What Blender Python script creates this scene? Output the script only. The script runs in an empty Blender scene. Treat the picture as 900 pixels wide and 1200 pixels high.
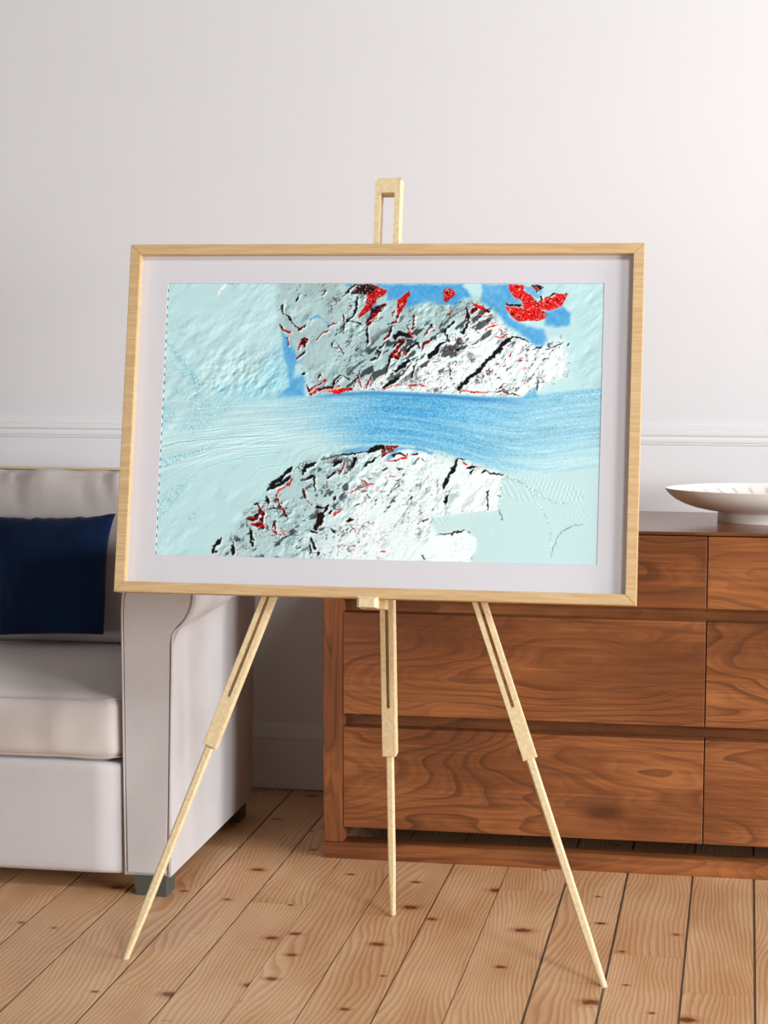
import bpy, bmesh, math, random
import numpy as np
from mathutils import Matrix, Vector, Euler

C = bpy.context.scene.collection
SC = bpy.context.scene
# ------------------------------------------------------------------ camera, world, light, exposure
cam_d = bpy.data.cameras.new('camera'); cam = bpy.data.objects.new('camera', cam_d); C.objects.link(cam)
cam_d.sensor_fit = 'HORIZONTAL'; cam_d.sensor_width = 36.0; cam_d.lens = 2321.4*36/900
cam.location = (0, 0, 1.35)
cam.rotation_euler = (math.pi/2-0.10528, 0, 0.18098)
SC.camera = cam
SC.view_settings.view_transform = 'Standard'; SC.view_settings.look = 'None'
SC.view_settings.gamma = 1.0; SC.view_settings.use_curve_mapping = False
SC.view_settings.exposure = -0.02

w = bpy.data.worlds.new('world'); SC.world = w; w.use_nodes = True
nt = w.node_tree; nt.nodes.clear()
bg = nt.nodes.new('ShaderNodeBackground'); wo = nt.nodes.new('ShaderNodeOutputWorld')
bg.inputs[0].default_value = (1.0, .91, .86, 1); bg.inputs[1].default_value = .075
nt.links.new(bg.outputs[0], wo.inputs[0])

def area_light(name, loc, target, sx, sy, power, col):
    d = bpy.data.lights.new(name, 'AREA'); d.shape = 'RECTANGLE'; d.size = sx; d.size_y = sy
    d.energy = power; d.color = col
    o = bpy.data.objects.new(name, d); C.objects.link(o)
    o.location = loc
    o.rotation_euler = (Vector(target)-Vector(loc)).to_track_quat('-Z', 'Z').to_euler()
    return o
WT = (-.9, 4.6, .6)
area_light('daylight_window_near', (6.0, 2.75, 1.6), WT, 1.1, 2.0, 340, (.94, .975, 1.))
area_light('daylight_window_far', (6.0, .2, 1.6), WT, 1.3, 2.0, 370, (.94, .975, 1.))
area_light('daylight_skylight', (1.85, .8, 4.1), WT, 1.0, 1.0, 115, (.98, .99, 1.))
area_light('fill_light_rear', (-4.0, -1.9, 1.5), WT, 2.4, 1.8, 70, (1., .97, .95))  # weak fill lamp added behind the camera to lift front-facing surfaces

# ------------------------------------------------------------------ helpers
def srgb(r, g, b):
    f = lambda c: c/12.92 if c <= .04045 else ((c+.055)/1.055)**2.4
    return (f(r/255), f(g/255), f(b/255), 1.0)

class NT:
    """small node-tree writer"""
    def __init__(s, name, rough=.6, spec=.5, sheen=0):
        s.m = bpy.data.materials.new(name); s.m.use_nodes = True
        s.t = s.m.node_tree; s.t.nodes.clear()
        s.o = s.t.nodes.new('ShaderNodeOutputMaterial'); s.b = s.t.nodes.new('ShaderNodeBsdfPrincipled')
        s.t.links.new(s.b.outputs[0], s.o.inputs[0])
        s.b.inputs['Roughness'].default_value = rough
        s.b.inputs['Specular IOR Level'].default_value = spec
        if sheen: s.b.inputs['Sheen Weight'].default_value = sheen
    def n(s, typ, **kw):
        x = s.t.nodes.new('ShaderNode'+typ)
        for k, v in kw.items():
            if k in ('operation', 'data_type', 'blend_type', 'feature', 'attribute_name', 'noise_dimensions', 'voronoi_dimensions', 'interpolation_type', 'distance'): setattr(x, k, v)
        return x
    def put(s, sock, v):
        if hasattr(v, 'is_output') or isinstance(v, bpy.types.NodeSocket): s.t.links.new(v, sock)
        elif v is not None: sock.default_value = v
    def math(s, op, a, b=None, c=None):
        x = s.n('Math', operation=op); s.put(x.inputs[0], a)
        if b is not None: s.put(x.inputs[1], b)
        if c is not None: s.put(x.inputs[2], c)
        return x.outputs[0]
    def obj(s): return s.n('TexCoord').outputs['Object']
    def attr(s, name): return s.n('Attribute', attribute_name=name).outputs['Fac']
    def sep(s, v):
        x = s.n('SeparateXYZ'); s.put(x.inputs[0], v); return x.outputs
    def comb(s, x, y, z):
        c = s.n('CombineXYZ'); s.put(c.inputs[0], x); s.put(c.inputs[1], y); s.put(c.inputs[2], z); return c.outputs[0]
    def map(s, v, loc=(0, 0, 0), scale=(1, 1, 1)):
        x = s.n('Mapping'); s.put(x.inputs[0], v); x.inputs['Location'].default_value = loc; x.inputs['Scale'].default_value = scale
        return x.outputs[0]
    def noise(s, v, scale=1., detail=3., rough=.5, dist=0.):
        x = s.n('TexNoise'); s.put(x.inputs['Vector'], v); x.inputs['Scale'].default_value = scale
        x.inputs['Detail'].default_value = detail; x.inputs['Roughness'].default_value = rough; x.inputs['Distortion'].default_value = dist
        return x.outputs[0]
    def vor(s, v, scale=1., out='Distance', feature='F1'):
        x = s.n('TexVoronoi', feature=feature); s.put(x.inputs['Vector'], v); x.inputs['Scale'].default_value = scale
        return x.outputs[out]
    def step(s, v, a, b, lo=0., hi=1.):
        x = s.n('MapRange', interpolation_type='SMOOTHSTEP'); s.put(x.inputs[0], v)
        for i, q in enumerate((a, b, lo, hi)): s.put(x.inputs[1+i], q)
        return x.outputs[0]
    def ramp(s, v, stops):
        x = s.n('ValToRGB'); s.put(x.inputs[0], v); e = x.color_ramp.elements
        while len(e) > 1: e.remove(e[-1])
        e[0].position = stops[0][0]; e[0].color = stops[0][1]
        for p, c in stops[1:]:
            q = e.new(p); q.color = c
        return x.outputs[0]
    def mix(s, f, a, b, mode='MIX'):
        x = s.n('Mix', data_type='RGBA', blend_type=mode)
        s.put(x.inputs[0], f); s.put(x.inputs[6], a); s.put(x.inputs[7], b)
        return x.outputs[2]
    def color(s, v): s.put(s.b.inputs['Base Color'], v); return s
    def rough(s, v): s.put(s.b.inputs['Roughness'], v); return s
    def bump(s, h, strength=.2, dist=.002):
        x = s.n('Bump'); x.inputs['Strength'].default_value = strength; x.inputs['Distance'].default_value = dist
        s.put(x.inputs['Height'], h); s.t.links.new(x.outputs[0], s.b.inputs['Normal']); return s

def root(name, loc, label, cat, group=None):
    o = bpy.data.objects.new(name, None); C.objects.link(o); o.location = loc; o.empty_display_size = .05
    o['label'] = label; o['category'] = cat
    if group: o['group'] = group
    return o
def world_of(o):
    m = Matrix.Identity(4)
    while o: m = o.matrix_basis @ m; o = o.parent
    return m
def obj(name, bm, mat, parent=None, M=None, smooth=False, kind=None, label=None, angle=None):
    """bm is written in the axes M (world axes when M is None); links ONE mesh object"""
    me = bpy.data.meshes.new(name); bmesh.ops.recalc_face_normals(bm, faces=bm.faces); bm.to_mesh(me); bm.free()
    me.materials.append(getattr(mat, 'm', mat))
    o = bpy.data.objects.new(name, me); C.objects.link(o)
    if smooth:
        for p in me.polygons: p.use_smooth = True
        if angle: me.set_sharp_from_angle(angle=math.radians(angle))
    W = M if M is not None else Matrix.Identity(4)
    if parent:
        o.parent = parent
        P = world_of(parent)
        if M is None:    # keep the mesh's own axes world-aligned, origin at the parent
            me.transform(Matrix.Translation(-P.translation) if P.to_3x3() == Matrix.Identity(3) else P.inverted()); W = P
        o.matrix_basis = P.inverted() @ W
    else:
        o.matrix_basis = W
    if kind: o['kind'] = kind
    if label: o['label'] = label
    return o
def box(bm, lo, hi, bev=0., seg=2):
    vs = [bm.verts.new((x, y, z)) for x in (lo[0], hi[0]) for y in (lo[1], hi[1]) for z in (lo[2], hi[2])]
    fs = [bm.faces.new([vs[i] for i in f]) for f in ((0,1,3,2),(4,6,7,5),(0,4,5,1),(2,3,7,6),(0,2,6,4),(1,5,7,3))]
    if bev:
        es = list({e for f in fs for e in f.edges})
        bmesh.ops.bevel(bm, geom=es, offset=bev, segments=seg, affect='EDGES', profile=.5)
    return bm
def prism(bm, pts, axis, a, b):
    """polygon pts (2D) extruded along axis 0/1/2 from a to b"""
    def P(p, t):
        q = list(p); q.insert(axis, t); return bm.verts.new(q)
    A = [P(p, a) for p in pts]; B = [P(p, b) for p in pts]; n = len(pts)
    bm.faces.new(A); bm.faces.new(B[::-1])
    for i in range(n): bm.faces.new((A[i], A[(i+1) % n], B[(i+1) % n], B[i]))
    return bm
def tube(bm, pts, r, n=8, cap=True):
    pts = [Vector(p) for p in pts]; rings = []; up = None
    for i, p in enumerate(pts):
        t = (pts[min(i+1, len(pts)-1)]-pts[max(i-1, 0)]).normalized()
        if up is None:
            up = Vector((0, 0, 1)) if abs(t.z) < .9 else Vector((1, 0, 0))
        s = t.cross(up).normalized(); up = s.cross(t).normalized()
        rr = r[i] if isinstance(r, (list, tuple)) else r
        rings.append([bm.verts.new(p+rr*(math.cos(2*math.pi*k/n)*s+math.sin(2*math.pi*k/n)*up)) for k in range(n)])
    for a, b in zip(rings, rings[1:]):
        for k in range(n): bm.faces.new((a[k], a[(k+1) % n], b[(k+1) % n], b[k]))
    if cap: bm.faces.new(rings[0]); bm.faces.new(rings[-1][::-1])
    return bm
def rbox(bm, lo, hi, r, cuts=24, fn=None):
    """soft box: a subdivided cuboid with edges rounded to radius r and fn(x,y,z,u,v,w) moving its points"""
    lo = Vector(lo); hi = Vector(hi); c = (lo+hi)/2; h = (hi-lo)/2
    res = bmesh.ops.create_cube(bm, size=2.0)
    vs = res['verts']; es = list({e for v in vs for e in v.link_edges})
    bmesh.ops.subdivide_edges(bm, edges=es, cuts=cuts, use_grid_fill=True)
    for v in bm.verts:
        u = v.co.copy()
        # gather points near the edges so the rounding has enough of them
        q = Vector([math.copysign(abs(t)**.75, t) for t in u])
        p = Vector((q.x*h.x, q.y*h.y, q.z*h.z))
        i = Vector([max(-(h[k]-r), min(h[k]-r, p[k])) for k in range(3)])
        d = p-i
        if d.length > 1e-9:
            m = max(abs(d.x), abs(d.y), abs(d.z)); d = d.normalized()*m
        p = i+d
        if fn: p = Vector(fn(p, q))
        v.co = c+p
    return bm
def vn(x, y=0., s=0):
    """smooth 2D value noise, -1..1"""
    def hh(a, b):
        return (math.sin(a*127.1+b*311.7+s*74.7)*43758.5453) % 1.0
    ix, iy = math.floor(x), math.floor(y); fx, fy = x-ix, y-iy
    fx = fx*fx*(3-2*fx); fy = fy*fy*(3-2*fy)
    a = hh(ix, iy)*(1-fx)+hh(ix+1, iy)*fx; b = hh(ix, iy+1)*(1-fx)+hh(ix+1, iy+1)*fx
    return (a*(1-fy)+b*fy)*2-1
BM = bmesh.new

# ------------------------------------------------------------------ materials
def mat_plain(name, col, rough=.6, spec=.5, **kw):
    m = NT(name, rough, spec, **kw)
    n = m.noise(m.obj(), 9., 3.)
    m.color(m.mix(m.step(n, .3, .7, 0., .04), col, (col[0]*.8, col[1]*.8, col[2]*.8, 1))); return m
wall_m = mat_plain('white_wall_paint', srgb(230, 227, 228), .7, .3)
wall_m.bump(wall_m.noise(wall_m.obj(), 350., 3.), .06, .001)
trim_m = mat_plain('white_trim_paint', srgb(232, 230, 230), .45, .4)
mat_board = mat_plain('mat_board', srgb(217, 215, 220), .9, .1)

def fabric(name, col, dark, scale=900., sheen=.0, bump=.25, mott=.25):
    m = NT(name, .9, .15, sheen)
    o = m.obj()
    a = m.noise(o, scale, 2.); b = m.noise(o, 6., 3.)
    f = m.math('ADD', m.step(a, .35, .7, 0., .5), m.step(b, .35, .65, 0., mott))
    m.color(m.mix(f, col, dark)); m.bump(a, bump, .0008); return m.m
sofa_m = fabric('light_grey_linen', srgb(208, 203, 203), srgb(192, 186, 185))
cush_m = fabric('cushion_linen', srgb(216, 208, 204), srgb(200, 190, 185))
pipe_m = fabric('sofa_piping_linen', srgb(202, 196, 194), srgb(184, 176, 173))
navy_m = fabric('navy_velvet', srgb(13, 40, 78), srgb(8, 26, 56), 500., .12, .3, .6)
foot_m = mat_plain('grey_green_painted_wood', srgb(78, 82, 74), .5)
tan_m = mat_plain('pale_tan_wood', srgb(226, 200, 156), .5)

def light_wood(name, axis, base, dark, fine=1.0, contrast=.5):
    """pale hardwood; grain runs along the given object axis"""
    m = NT(name, .5, .35); o = m.obj()
    sc = [150., 150., 150.]; sc[axis] = 9.
    s2 = [420., 420., 420.]; s2[axis] = 22.
    g = m.noise(m.map(o, (3.1, .7, 1.3), sc), 1., 3., .55); f = m.noise(m.map(o, (0, 2, 0), s2), 1., 2.)
    v = m.math('ADD', m.math('MULTIPLY', g, .65), m.math('MULTIPLY', f, .35*fine))
    m.color(m.ramp(m.step(v, .5-contrast*.5, .5+contrast*.5), [(0, dark), (1, base)])); m.bump(f, .08, .0006)
    return m.m
oak_m = light_wood('light_oak', 0, srgb(224, 193, 148), srgb(194, 156, 106), contrast=.60)
def flecked(name):
    m = NT(name, .5, .35); o = m.obj()
    g = m.noise(m.map(o, (0, 0, 0), (110, 110, 45)), 1., 4., .65, .6); f = m.noise(o, 420., 2.)
    v = m.math('ADD', m.math('MULTIPLY', g, .7), m.math('MULTIPLY', f, .3))
    m.color(m.ramp(m.step(v, .32, .68), [(0, srgb(216, 190, 144)), (.5, srgb(228, 205, 161)), (1, srgb(235, 216, 176))])); return m.m
easel_m = flecked('flecked_beech')

def walnut(name, seed, rot=False, sx=1.0, levels=9., rough=.38):
    """warm brown wood: contour-like cathedral figure along x (or z when rot) plus fine pores"""
    m = NT(name, rough, .4); o = m.obj()
    r = random.Random(seed); off = (r.uniform(-9, 9), r.uniform(-9, 9), r.uniform(-9, 9))
    a = (1.15*sx, 3., 4.2) if not rot else (8., 3., .6)
    b = (3.0, 30., 150.) if not rot else (150., 30., 3.)
    c = (9., 60., 420.) if not rot else (420., 60., 9.)
    field = m.noise(m.map(o, off, a), 1., 3., .38, .12)
    wob = m.noise(m.map(o, off, (a[0]*7, 10, a[2]*4)), 1., 2.)
    v = m.math('ADD', m.math('MULTIPLY', field, levels*2.7), m.math('MULTIPLY', wob, .6))
    fr = m.math('FRACT', v)
    line = m.math('MULTIPLY', m.step(fr, .55, .96), m.step(fr, 1.0, .97))
    fr2 = m.math('FRACT', m.math('MULTIPLY', v, 2.63)); line2 = m.math('MULTIPLY', m.step(fr2, .30, .92), m.step(fr2, 1.0, .94))
    streak = m.noise(m.map(o, off, b), 1., 3., .6); pore = m.noise(m.map(o, off, c), 1., 2.)
    broad = m.noise(m.map(o, (off[1], off[2], off[0]), (2.2, 2., 5.) if not rot else (6., 2., 2.)), 1., 3.)
    t = m.math('ADD', m.math('MULTIPLY', streak, .36), m.math('MULTIPLY', broad, .64))
    col = m.ramp(m.step(t, .30, .70), [(0, srgb(108, 62, 34)), (.5, srgb(138, 82, 46)), (1, srgb(168, 106, 61))])
    col = m.mix(m.math('MULTIPLY', m.math('MULTIPLY', line, m.step(m.noise(m.map(o, off, (3., 5., 7.)), 1., 2.), .3, .65, .28, 1.)), .64), col, srgb(76, 42, 24))
    col = m.mix(m.math('MULTIPLY', line2, .24), col, srgb(88, 49, 27))
    col = m.mix(m.step(pore, .55, .75, 0., .26), col, srgb(76, 42, 25))
    kn = m.vor(m.map(o, off, (2.0, .05, 5.5) if not rot else (5.5, .05, 2.0)), 1.)
    col = m.mix(m.step(kn, .16, .03, 0., .75), col, srgb(58, 30, 20))
    m.color(col); m.bump(pore, .06, .0005); return m.m

# ---- print painter: colours (display sRGB 0..1) of the satellite print at photo-frame positions
def _hash(ix, iy, s):
    n = (ix.astype(np.int64)*374761393 + iy.astype(np.int64)*668265263 + s*974711) & 0x7fffffff
    n = ((n ^ (n >> 13))*1274126177) & 0x7fffffff
    n = ((n ^ (n >> 15))*1103515245) & 0x7fffffff
    return ((n ^ (n >> 16)) & 0xffff)/65535.0
def vnoise(x, y, s=0):
    ix = np.floor(x); iy = np.floor(y); fx = x-ix; fy = y-iy
    fx = fx*fx*(3-2*fx); fy = fy*fy*(3-2*fy)
    a = _hash(ix, iy, s); b = _hash(ix+1, iy, s); c = _hash(ix, iy+1, s); d = _hash(ix+1, iy+1, s)
    return (a*(1-fx)+b*fx)*(1-fy)+(c*(1-fx)+d*fx)*fy
def fbm(x, y, s=0, o=4):
    t = 0; a = .5; n = 0
    for k in range(o):
        t = t+a*vnoise(x, y, s+k*17); n += a; a *= .5; x = x*2.03+5.3; y = y*2.03+1.7
    return t/n
def sstep(a, b, x):
    t = np.clip((x-a)/(b-a), 0, 1); return t*t*(3-2*t)
CR = dict(A=(180,325,6.923), B=(310,325,6.923), C=(430,325,6.4286), D=(570,325,6.207),
          E=(180,450,5.581), F=(300,450,5.581), G=(430,450,5.581), H=(570,450,5.581), P=(0,0,1.))
def tr(c, pts):
    x0, y0, s = CR[c]; return [(x0+a/s, y0+b/s) for a, b in pts]
def seg_dist(X, Y, pts, closed=False):
    d = np.full(X.shape, 1e9); t_all = np.zeros(X.shape)
    n = len(pts); m = n if closed else n-1
    for i in range(m):
        ax, ay = pts[i]; bx, by = pts[(i+1) % n]
        dx, dy = bx-ax, by-ay; L = dx*dx+dy*dy+1e-9
        t = np.clip(((X-ax)*dx+(Y-ay)*dy)/L, 0, 1)
        q = np.hypot(X-ax-t*dx, Y-ay-t*dy)
        w = q < d; d = np.where(w, q, d); t_all = np.where(w, (i+t)/m, t_all)
    return d, t_all
def inside(X, Y, pts):
    r = np.zeros(X.shape, bool); n = len(pts)
    for i in range(n):
        ax, ay = pts[i]; bx, by = pts[(i+1) % n]
        c = ((ay > Y) != (by > Y))
        with np.errstate(divide='ignore', invalid='ignore'):
            r ^= c & (X < (bx-ax)*(Y-ay)/(by-ay+1e-12)+ax)
    return r
BLACK = (.03,.05,.06); DRED = (.17,.02,.02); RED = (.80,.05,.03); BRED = (.94,.08,.05); BLUE = (.27,.62,.86); WHITE = (.97,1.,1.)
# (crop, pts, half-width px, colour, strength)
K, R_, W, U = 'K', 'R', 'W', 'U'
STROKES = [
 ('B',[(150,215),(150,290)],1.2,K),('B',[(165,285),(210,335),(240,385)],1.3,K),('B',[(130,385),(150,425),(215,440)],1.7,'X'),
 ('B',[(180,490),(205,545)],1.3,'X'),('B',[(270,580),(330,490),(325,560)],1.9,'X'),('B',[(265,665),(330,590)],1.5,'X'),
 ('B',[(240,380),(280,430),(335,385)],1.2,'X'),('B',[(425,500),(470,455),(520,430)],.8,'X'),('B',[(520,400),(560,370),(590,375)],1.,'X'),
 ('B',[(750,160),(745,230),(720,300),(660,355),(645,420)],1.5,K),('B',[(640,290),(650,350)],1.,K),('B',[(660,130),(690,95),(740,60)],1.2,K),
 ('B',[(835,400),(830,460),(850,510),(835,550)],1.7,K),('B',[(860,365),(905,310)],2.2,'X'),('B',[(690,350),(800,380)],1.,K),
 ('B',[(550,525),(552,570),(600,580)],.6,K),('B',[(605,550),(625,600),(650,615)],.8,K),('B',[(250,190),(290,135)],.9,K),('B',[(470,140),(500,105)],.8,K),
 ('B',[(310,785),(335,770)],1.,K),('B',[(360,900),(385,935),(430,880),(510,830)],1.8,'R'),('B',[(350,870),(370,915),(460,850)],1.2,'X'),
 ('B',[(410,930),(500,900),(560,920),(640,905),(700,910)],2.6,'R'),('B',[(420,925),(480,895),(600,880)],1.7,'X'),('B',[(430,820),(465,775)],1.1,'X'),
 ('B',[(560,880),(640,800),(700,830)],1.,K),('B',[(860,670),(905,645)],1.4,K),('B',[(540,900),(560,830),(620,800)],1.3,K),('B',[(720,890),(760,800),(790,890)],1.0,'X'),
 ('C',[(0,330),(40,290),(130,210)],2.0,'X'),('C',[(0,360),(30,330)],2.5,'X'),('C',[(10,430),(5,500)],1.8,K),('C',[(165,350),(210,340),(245,270)],1.4,'X'),
 ('C',[(190,295),(205,240)],1.,'X'),('C',[(30,625),(90,600),(100,555),(80,540),(130,490)],1.2,K),('C',[(130,465),(170,420),(190,370)],2.3,'X'),
 ('C',[(205,450),(250,425),(330,440),(345,425)],2.8,K),('C',[(195,520),(235,480),(270,480),(220,550),(180,600),(230,605),(250,560)],2.4,'X'),
 ('C',[(300,360),(330,420)],1.,'X'),('C',[(345,300),(355,280),(340,380),(370,365)],1.,'X'),('C',[(290,580),(330,520),(385,490),(400,530)],1.5,K),
 ('C',[(420,560),(440,500),(495,460)],1.7,'X'),('C',[(440,430),(490,345)],1.2,K),('C',[(470,595),(520,560),(560,500),(580,490)],2.6,K),
 ('C',[(580,410),(640,350),(660,335)],1.9,K),('C',[(595,410),(615,480)],1.2,K),('C',[(670,550),(695,535)],2.2,K),('C',[(750,300),(810,240),(850,215)],2.0,'X'),
 ('C',[(770,240),(770,340),(720,420)],1.3,K),('C',[(130,820),(200,780),(240,750)],1.8,K),('C',[(225,710),(280,660),(320,625)],2.5,K),('C',[(150,720),(160,640),(180,600)],1.2,K),
 ('C',[(345,760),(355,660)],1.0,K),('C',[(630,740),(625,640)],.9,K),('C',[(515,640),(545,625)],.8,K),('C',[(300,580),(270,560)],1.2,'X'),
 ('C',[(690,840),(760,770),(850,700),(905,620)],2.4,K),('C',[(120,835),(200,820),(270,800)],.6,'R'),('C',[(310,810),(460,818)],.6,'R'),('C',[(690,845),(800,860),(900,868)],.9,'R'),
 ('C',[(800,195),(880,235)],1.8,'R'),('C',[(870,280),(905,230)],1.5,'X'),('C',[(0,830),(20,740),(45,800)],.8,'X'),('C',[(455,420),(490,365)],.7,'R'),('C',[(330,420),(350,440)],1.6,'R'),
 ('D',[(0,620),(60,560),(130,480),(190,430)],2.6,K),('D',[(190,428),(250,435),(310,465)],.9,K),('D',[(340,520),(410,512)],1.,K),('D',[(435,518),(500,495),(570,465)],.9,K),
 ('D',[(60,430),(120,430),(160,410)],.9,'R'),('D',[(5,370),(40,350),(95,340)],1.0,'R'),('D',[(0,280),(40,260)],1.1,'R'),('D',[(100,375),(125,385)],1.2,'R'),('D',[(0,240),(15,235)],1.6,K),
 ('D',[(120,650),(140,640)],.9,'R'),('D',[(165,575),(190,545)],.9,'R'),('D',[(240,605),(260,598)],.9,'R'),('D',[(155,690),(160,660)],.9,K),('D',[(280,655),(300,665)],.6,'R'),('D',[(85,725),(105,735)],.8,'R'),
 ('D',[(372,750),(378,810)],1.,K),('D',[(100,828),(240,860)],.8,'X'),('D',[(590,495),(600,480)],.7,K),
 ('D',[(340,60),(380,100)],1.4,'X'),('D',[(410,130),(412,170)],1.2,K),('D',[(470,130),(500,120)],1.,K),('D',[(140,195),(260,205)],1.3,K),
 ('E',[(660,790),(685,785)],2.0,K),('E',[(615,880),(650,880),(690,850)],2.8,'X'),('E',[(650,920),(700,910),(720,830)],2.4,'X'),('E',[(630,950),(650,1060)],1.9,K),
 ('E',[(385,1110),(400,1060),(440,1010)],2.2,K),('E',[(405,1105),(418,1090)],1.4,'X'),('E',[(515,1110),(525,1050)],1.7,K),('E',[(535,1080),(540,1085)],.9,'R'),
 ('F',[(75,700),(120,650),(175,600),(215,565),(235,550)],2.6,K),('F',[(100,690),(190,630),(215,610)],2.0,K),('F',[(75,740),(90,780)],2.3,K),('F',[(130,730),(160,695),(215,660),(225,620)],1.1,'R'),
 ('F',[(130,720),(160,800),(185,830),(205,880)],1.4,'X'),('F',[(110,800),(160,820)],1.2,K),('F',[(5,785),(40,850),(40,940),(10,900)],2.0,'X'),('F',[(105,940),(125,900),(135,990),(110,960)],1.0,'X'),
 ('F',[(165,940),(190,1000)],.7,'R'),('F',[(310,590),(320,540),(390,515)],2.6,K),('F',[(325,630),(380,600),(385,690)],1.5,K),('F',[(310,690),(330,740)],2.0,'X'),('F',[(340,760),(365,790)],.7,'R'),
 ('F',[(390,940),(420,900),(430,840)],3.6,'D'),('F',[(440,835),(465,795)],2.2,'D'),('F',[(480,850),(500,830)],2.2,'D'),('F',[(390,800),(430,805)],1.4,'D'),('F',[(365,960),(400,970)],1.5,K),
 ('F',[(355,1000),(385,1090)],2.0,K),('F',[(345,1050),(355,1110)],1.2,K),('F',[(405,1120),(410,1105)],1.6,K),('F',[(505,540),(520,515),(560,500)],2.,K),('F',[(540,590),(570,530),(575,510)],1.3,'X'),
 ('F',[(470,620),(520,580)],1.6,K),('F',[(635,550),(645,500),(660,480)],2.6,K),('F',[(700,530),(760,500)],1.7,K),('F',[(480,470),(600,455),(780,440)],1.0,K),('F',[(510,760),(520,735)],1.7,'D'),
 ('F',[(510,860),(560,815)],.8,'R'),('F',[(590,720),(660,690),(760,650)],.6,'R'),('F',[(600,900),(640,880)],2.0,'D'),('F',[(620,920),(660,980)],.8,'X'),('F',[(700,630),(720,650),(755,655)],.8,'X'),
 ('F',[(490,945),(520,980)],1.4,K),('F',[(640,800),(680,785)],.9,K),('F',[(645,1055),(650,1060)],.7,'R'),('F',[(270,1080),(300,1070)],1.1,K),('F',[(240,1050),(245,1055)],.9,'R'),('F',[(430,490),(560,460)],1.4,'G'),
 ('G',[(10,445),(60,420),(100,405),(120,430)],2.8,K),('G',[(20,520),(60,480)],1.6,K),('G',[(170,465),(220,450),(250,470)],1.3,K),('G',[(130,500),(200,490),(260,485),(262,450)],1.2,'R'),
 ('G',[(290,465),(340,455)],1.3,K),('G',[(300,530),(340,490)],1.4,'G'),('G',[(360,495),(390,510)],.8,'X'),('G',[(100,580),(130,545)],1.1,K),('G',[(200,550),(240,558)],1.0,'X'),('G',[(145,605),(190,610)],.7,'X'),
 ('G',[(600,485),(570,550),(530,610),(505,680)],2.2,K),('G',[(590,480),(650,490)],.9,K),('G',[(630,510),(655,525)],1.1,'R'),('G',[(650,550),(715,535)],1.8,K),('G',[(680,590),(700,555)],1.3,K),('G',[(750,575),(780,565)],1.6,K),
 ('G',[(515,790),(515,740),(530,720)],1.3,K),('G',[(285,755),(295,735)],1.1,K),('G',[(365,900),(400,885)],1.,K),('G',[(470,985),(560,980),(640,955)],1.,K),('G',[(660,970),(668,972)],.7,K),
 ('G',[(360,1120),(378,1150)],1.3,K),('G',[(95,1088),(120,1092)],.9,'R'),('G',[(0,655),(40,655)],.8,'R'),('G',[(0,720),(30,745)],.8,'X'),('G',[(5,905),(30,918)],.6,'X'),
 ('H',[(0,565),(30,580),(110,590)],1.2,K),('H',[(12,700),(12,830)],1.1,K),('H',[(65,730),(85,735)],.7,K),('H',[(335,0),(338,35)],1.0,K),
 ('H',[(0,55),(100,45),(220,75)],.6,'X'),
 ('H',[(90,820),(105,890)],.7,'G'),('H',[(425,1130),(450,1050),(490,960),(560,930),(640,920)],.35,'G'),
]
REDS = [ # filled red areas
 ('D',[(165,48),(275,48),(275,90),(330,125),(365,160),(385,175),(440,140),(530,110),(595,115),(580,165),(545,205),(470,235),(390,225),(435,255),(440,295),(380,320),(300,310),(230,318),(190,280),(140,215),(150,200),(240,210),(275,200),(260,170),(210,145),(170,100)],BRED),
 ('C',[(0,48),(40,48),(100,75),(160,95),(140,125),(50,175),(20,235),(0,250)],RED),
 ('B',[(740,52),(870,48),(900,90),(840,140),(700,130)],DRED),
 ('B',[(840,200),(905,160),(905,200),(850,260),(770,330),(760,300)],RED),
 ('C',[(320,95),(325,130),(295,200),(245,280),(225,270),(230,165)],RED),
 ('C',[(580,80),(640,75),(670,125),(620,160),(600,190),(580,170)],RED),
 ('C',[(600,285),(635,250),(632,290)],RED),
 ('D',[(330,50),(380,50),(420,70),(380,100)],DRED),
 ('G',[(95,400),(210,403),(170,445),(90,480)],(.5,.06,.05)),
 ('C',[(25,230),(135,195),(150,215),(90,270),(30,320)],DRED),
]
BLUES = [ # blue-ice areas: crop, polygon, feather px, strength
 ('C',[(60,48),(560,48),(720,48),(800,140),(740,150),(660,210),(560,200),(480,170),(380,200),(290,240),(300,180),(325,100),(230,160),(150,170),(160,95)],3,1.),
 ('D',[(-30,45),(165,45),(175,110),(270,190),(140,195),(180,290),(240,330),(420,380),(445,440),(420,490),(360,505),(320,460),(220,380),(130,330),(90,260),(-30,180)],3,.9),
 ('D',[(400,235),(460,240),(560,205),(620,260),(610,340),(520,360),(430,345),(440,290)],3,.95),
 ('D',[(275,60),(330,60),(420,100),(380,150),(300,100)],2,.7),
 ('D',[(445,480),(490,455),(490,480),(450,500)],1.5,.5),
 ('D',[(270,868),(360,790),(380,868)],2,.6),
 ('B',[(140,440),(215,520),(260,640),(340,590),(300,680),(245,720),(230,820),(330,780),(320,960),(100,975),(200,880),(190,720),(150,640)],3,.85),
 ('B',[(360,340),(430,305),(480,340),(430,325),(370,350)],1.2,.9),
 ('B',[(400,930),(470,860),(510,840),(480,880),(390,950)],1,.95),
 ('B',[(660,48),(720,48),(690,80)],1.5,.8),('B',[(880,230),(905,210),(905,280),(830,345)],1.5,.9),('C',[(20,250),(100,215),(60,260),(25,290)],1.5,.8),
 ('A',[(590,48),(660,48),(640,58)],1,1.),
 ('F',[(540,440),(700,405),(790,400),(790,440),(600,450)],2,.7),('G',[(120,490),(210,410),(330,415),(440,440),(430,455),(280,425),(210,430),(140,500)],1.5,.8),
 ('B',[(460,340),(540,370),(520,395)],1.2,.5),('B',[(310,400),(340,390),(300,440)],1.2,.7),
]
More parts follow.
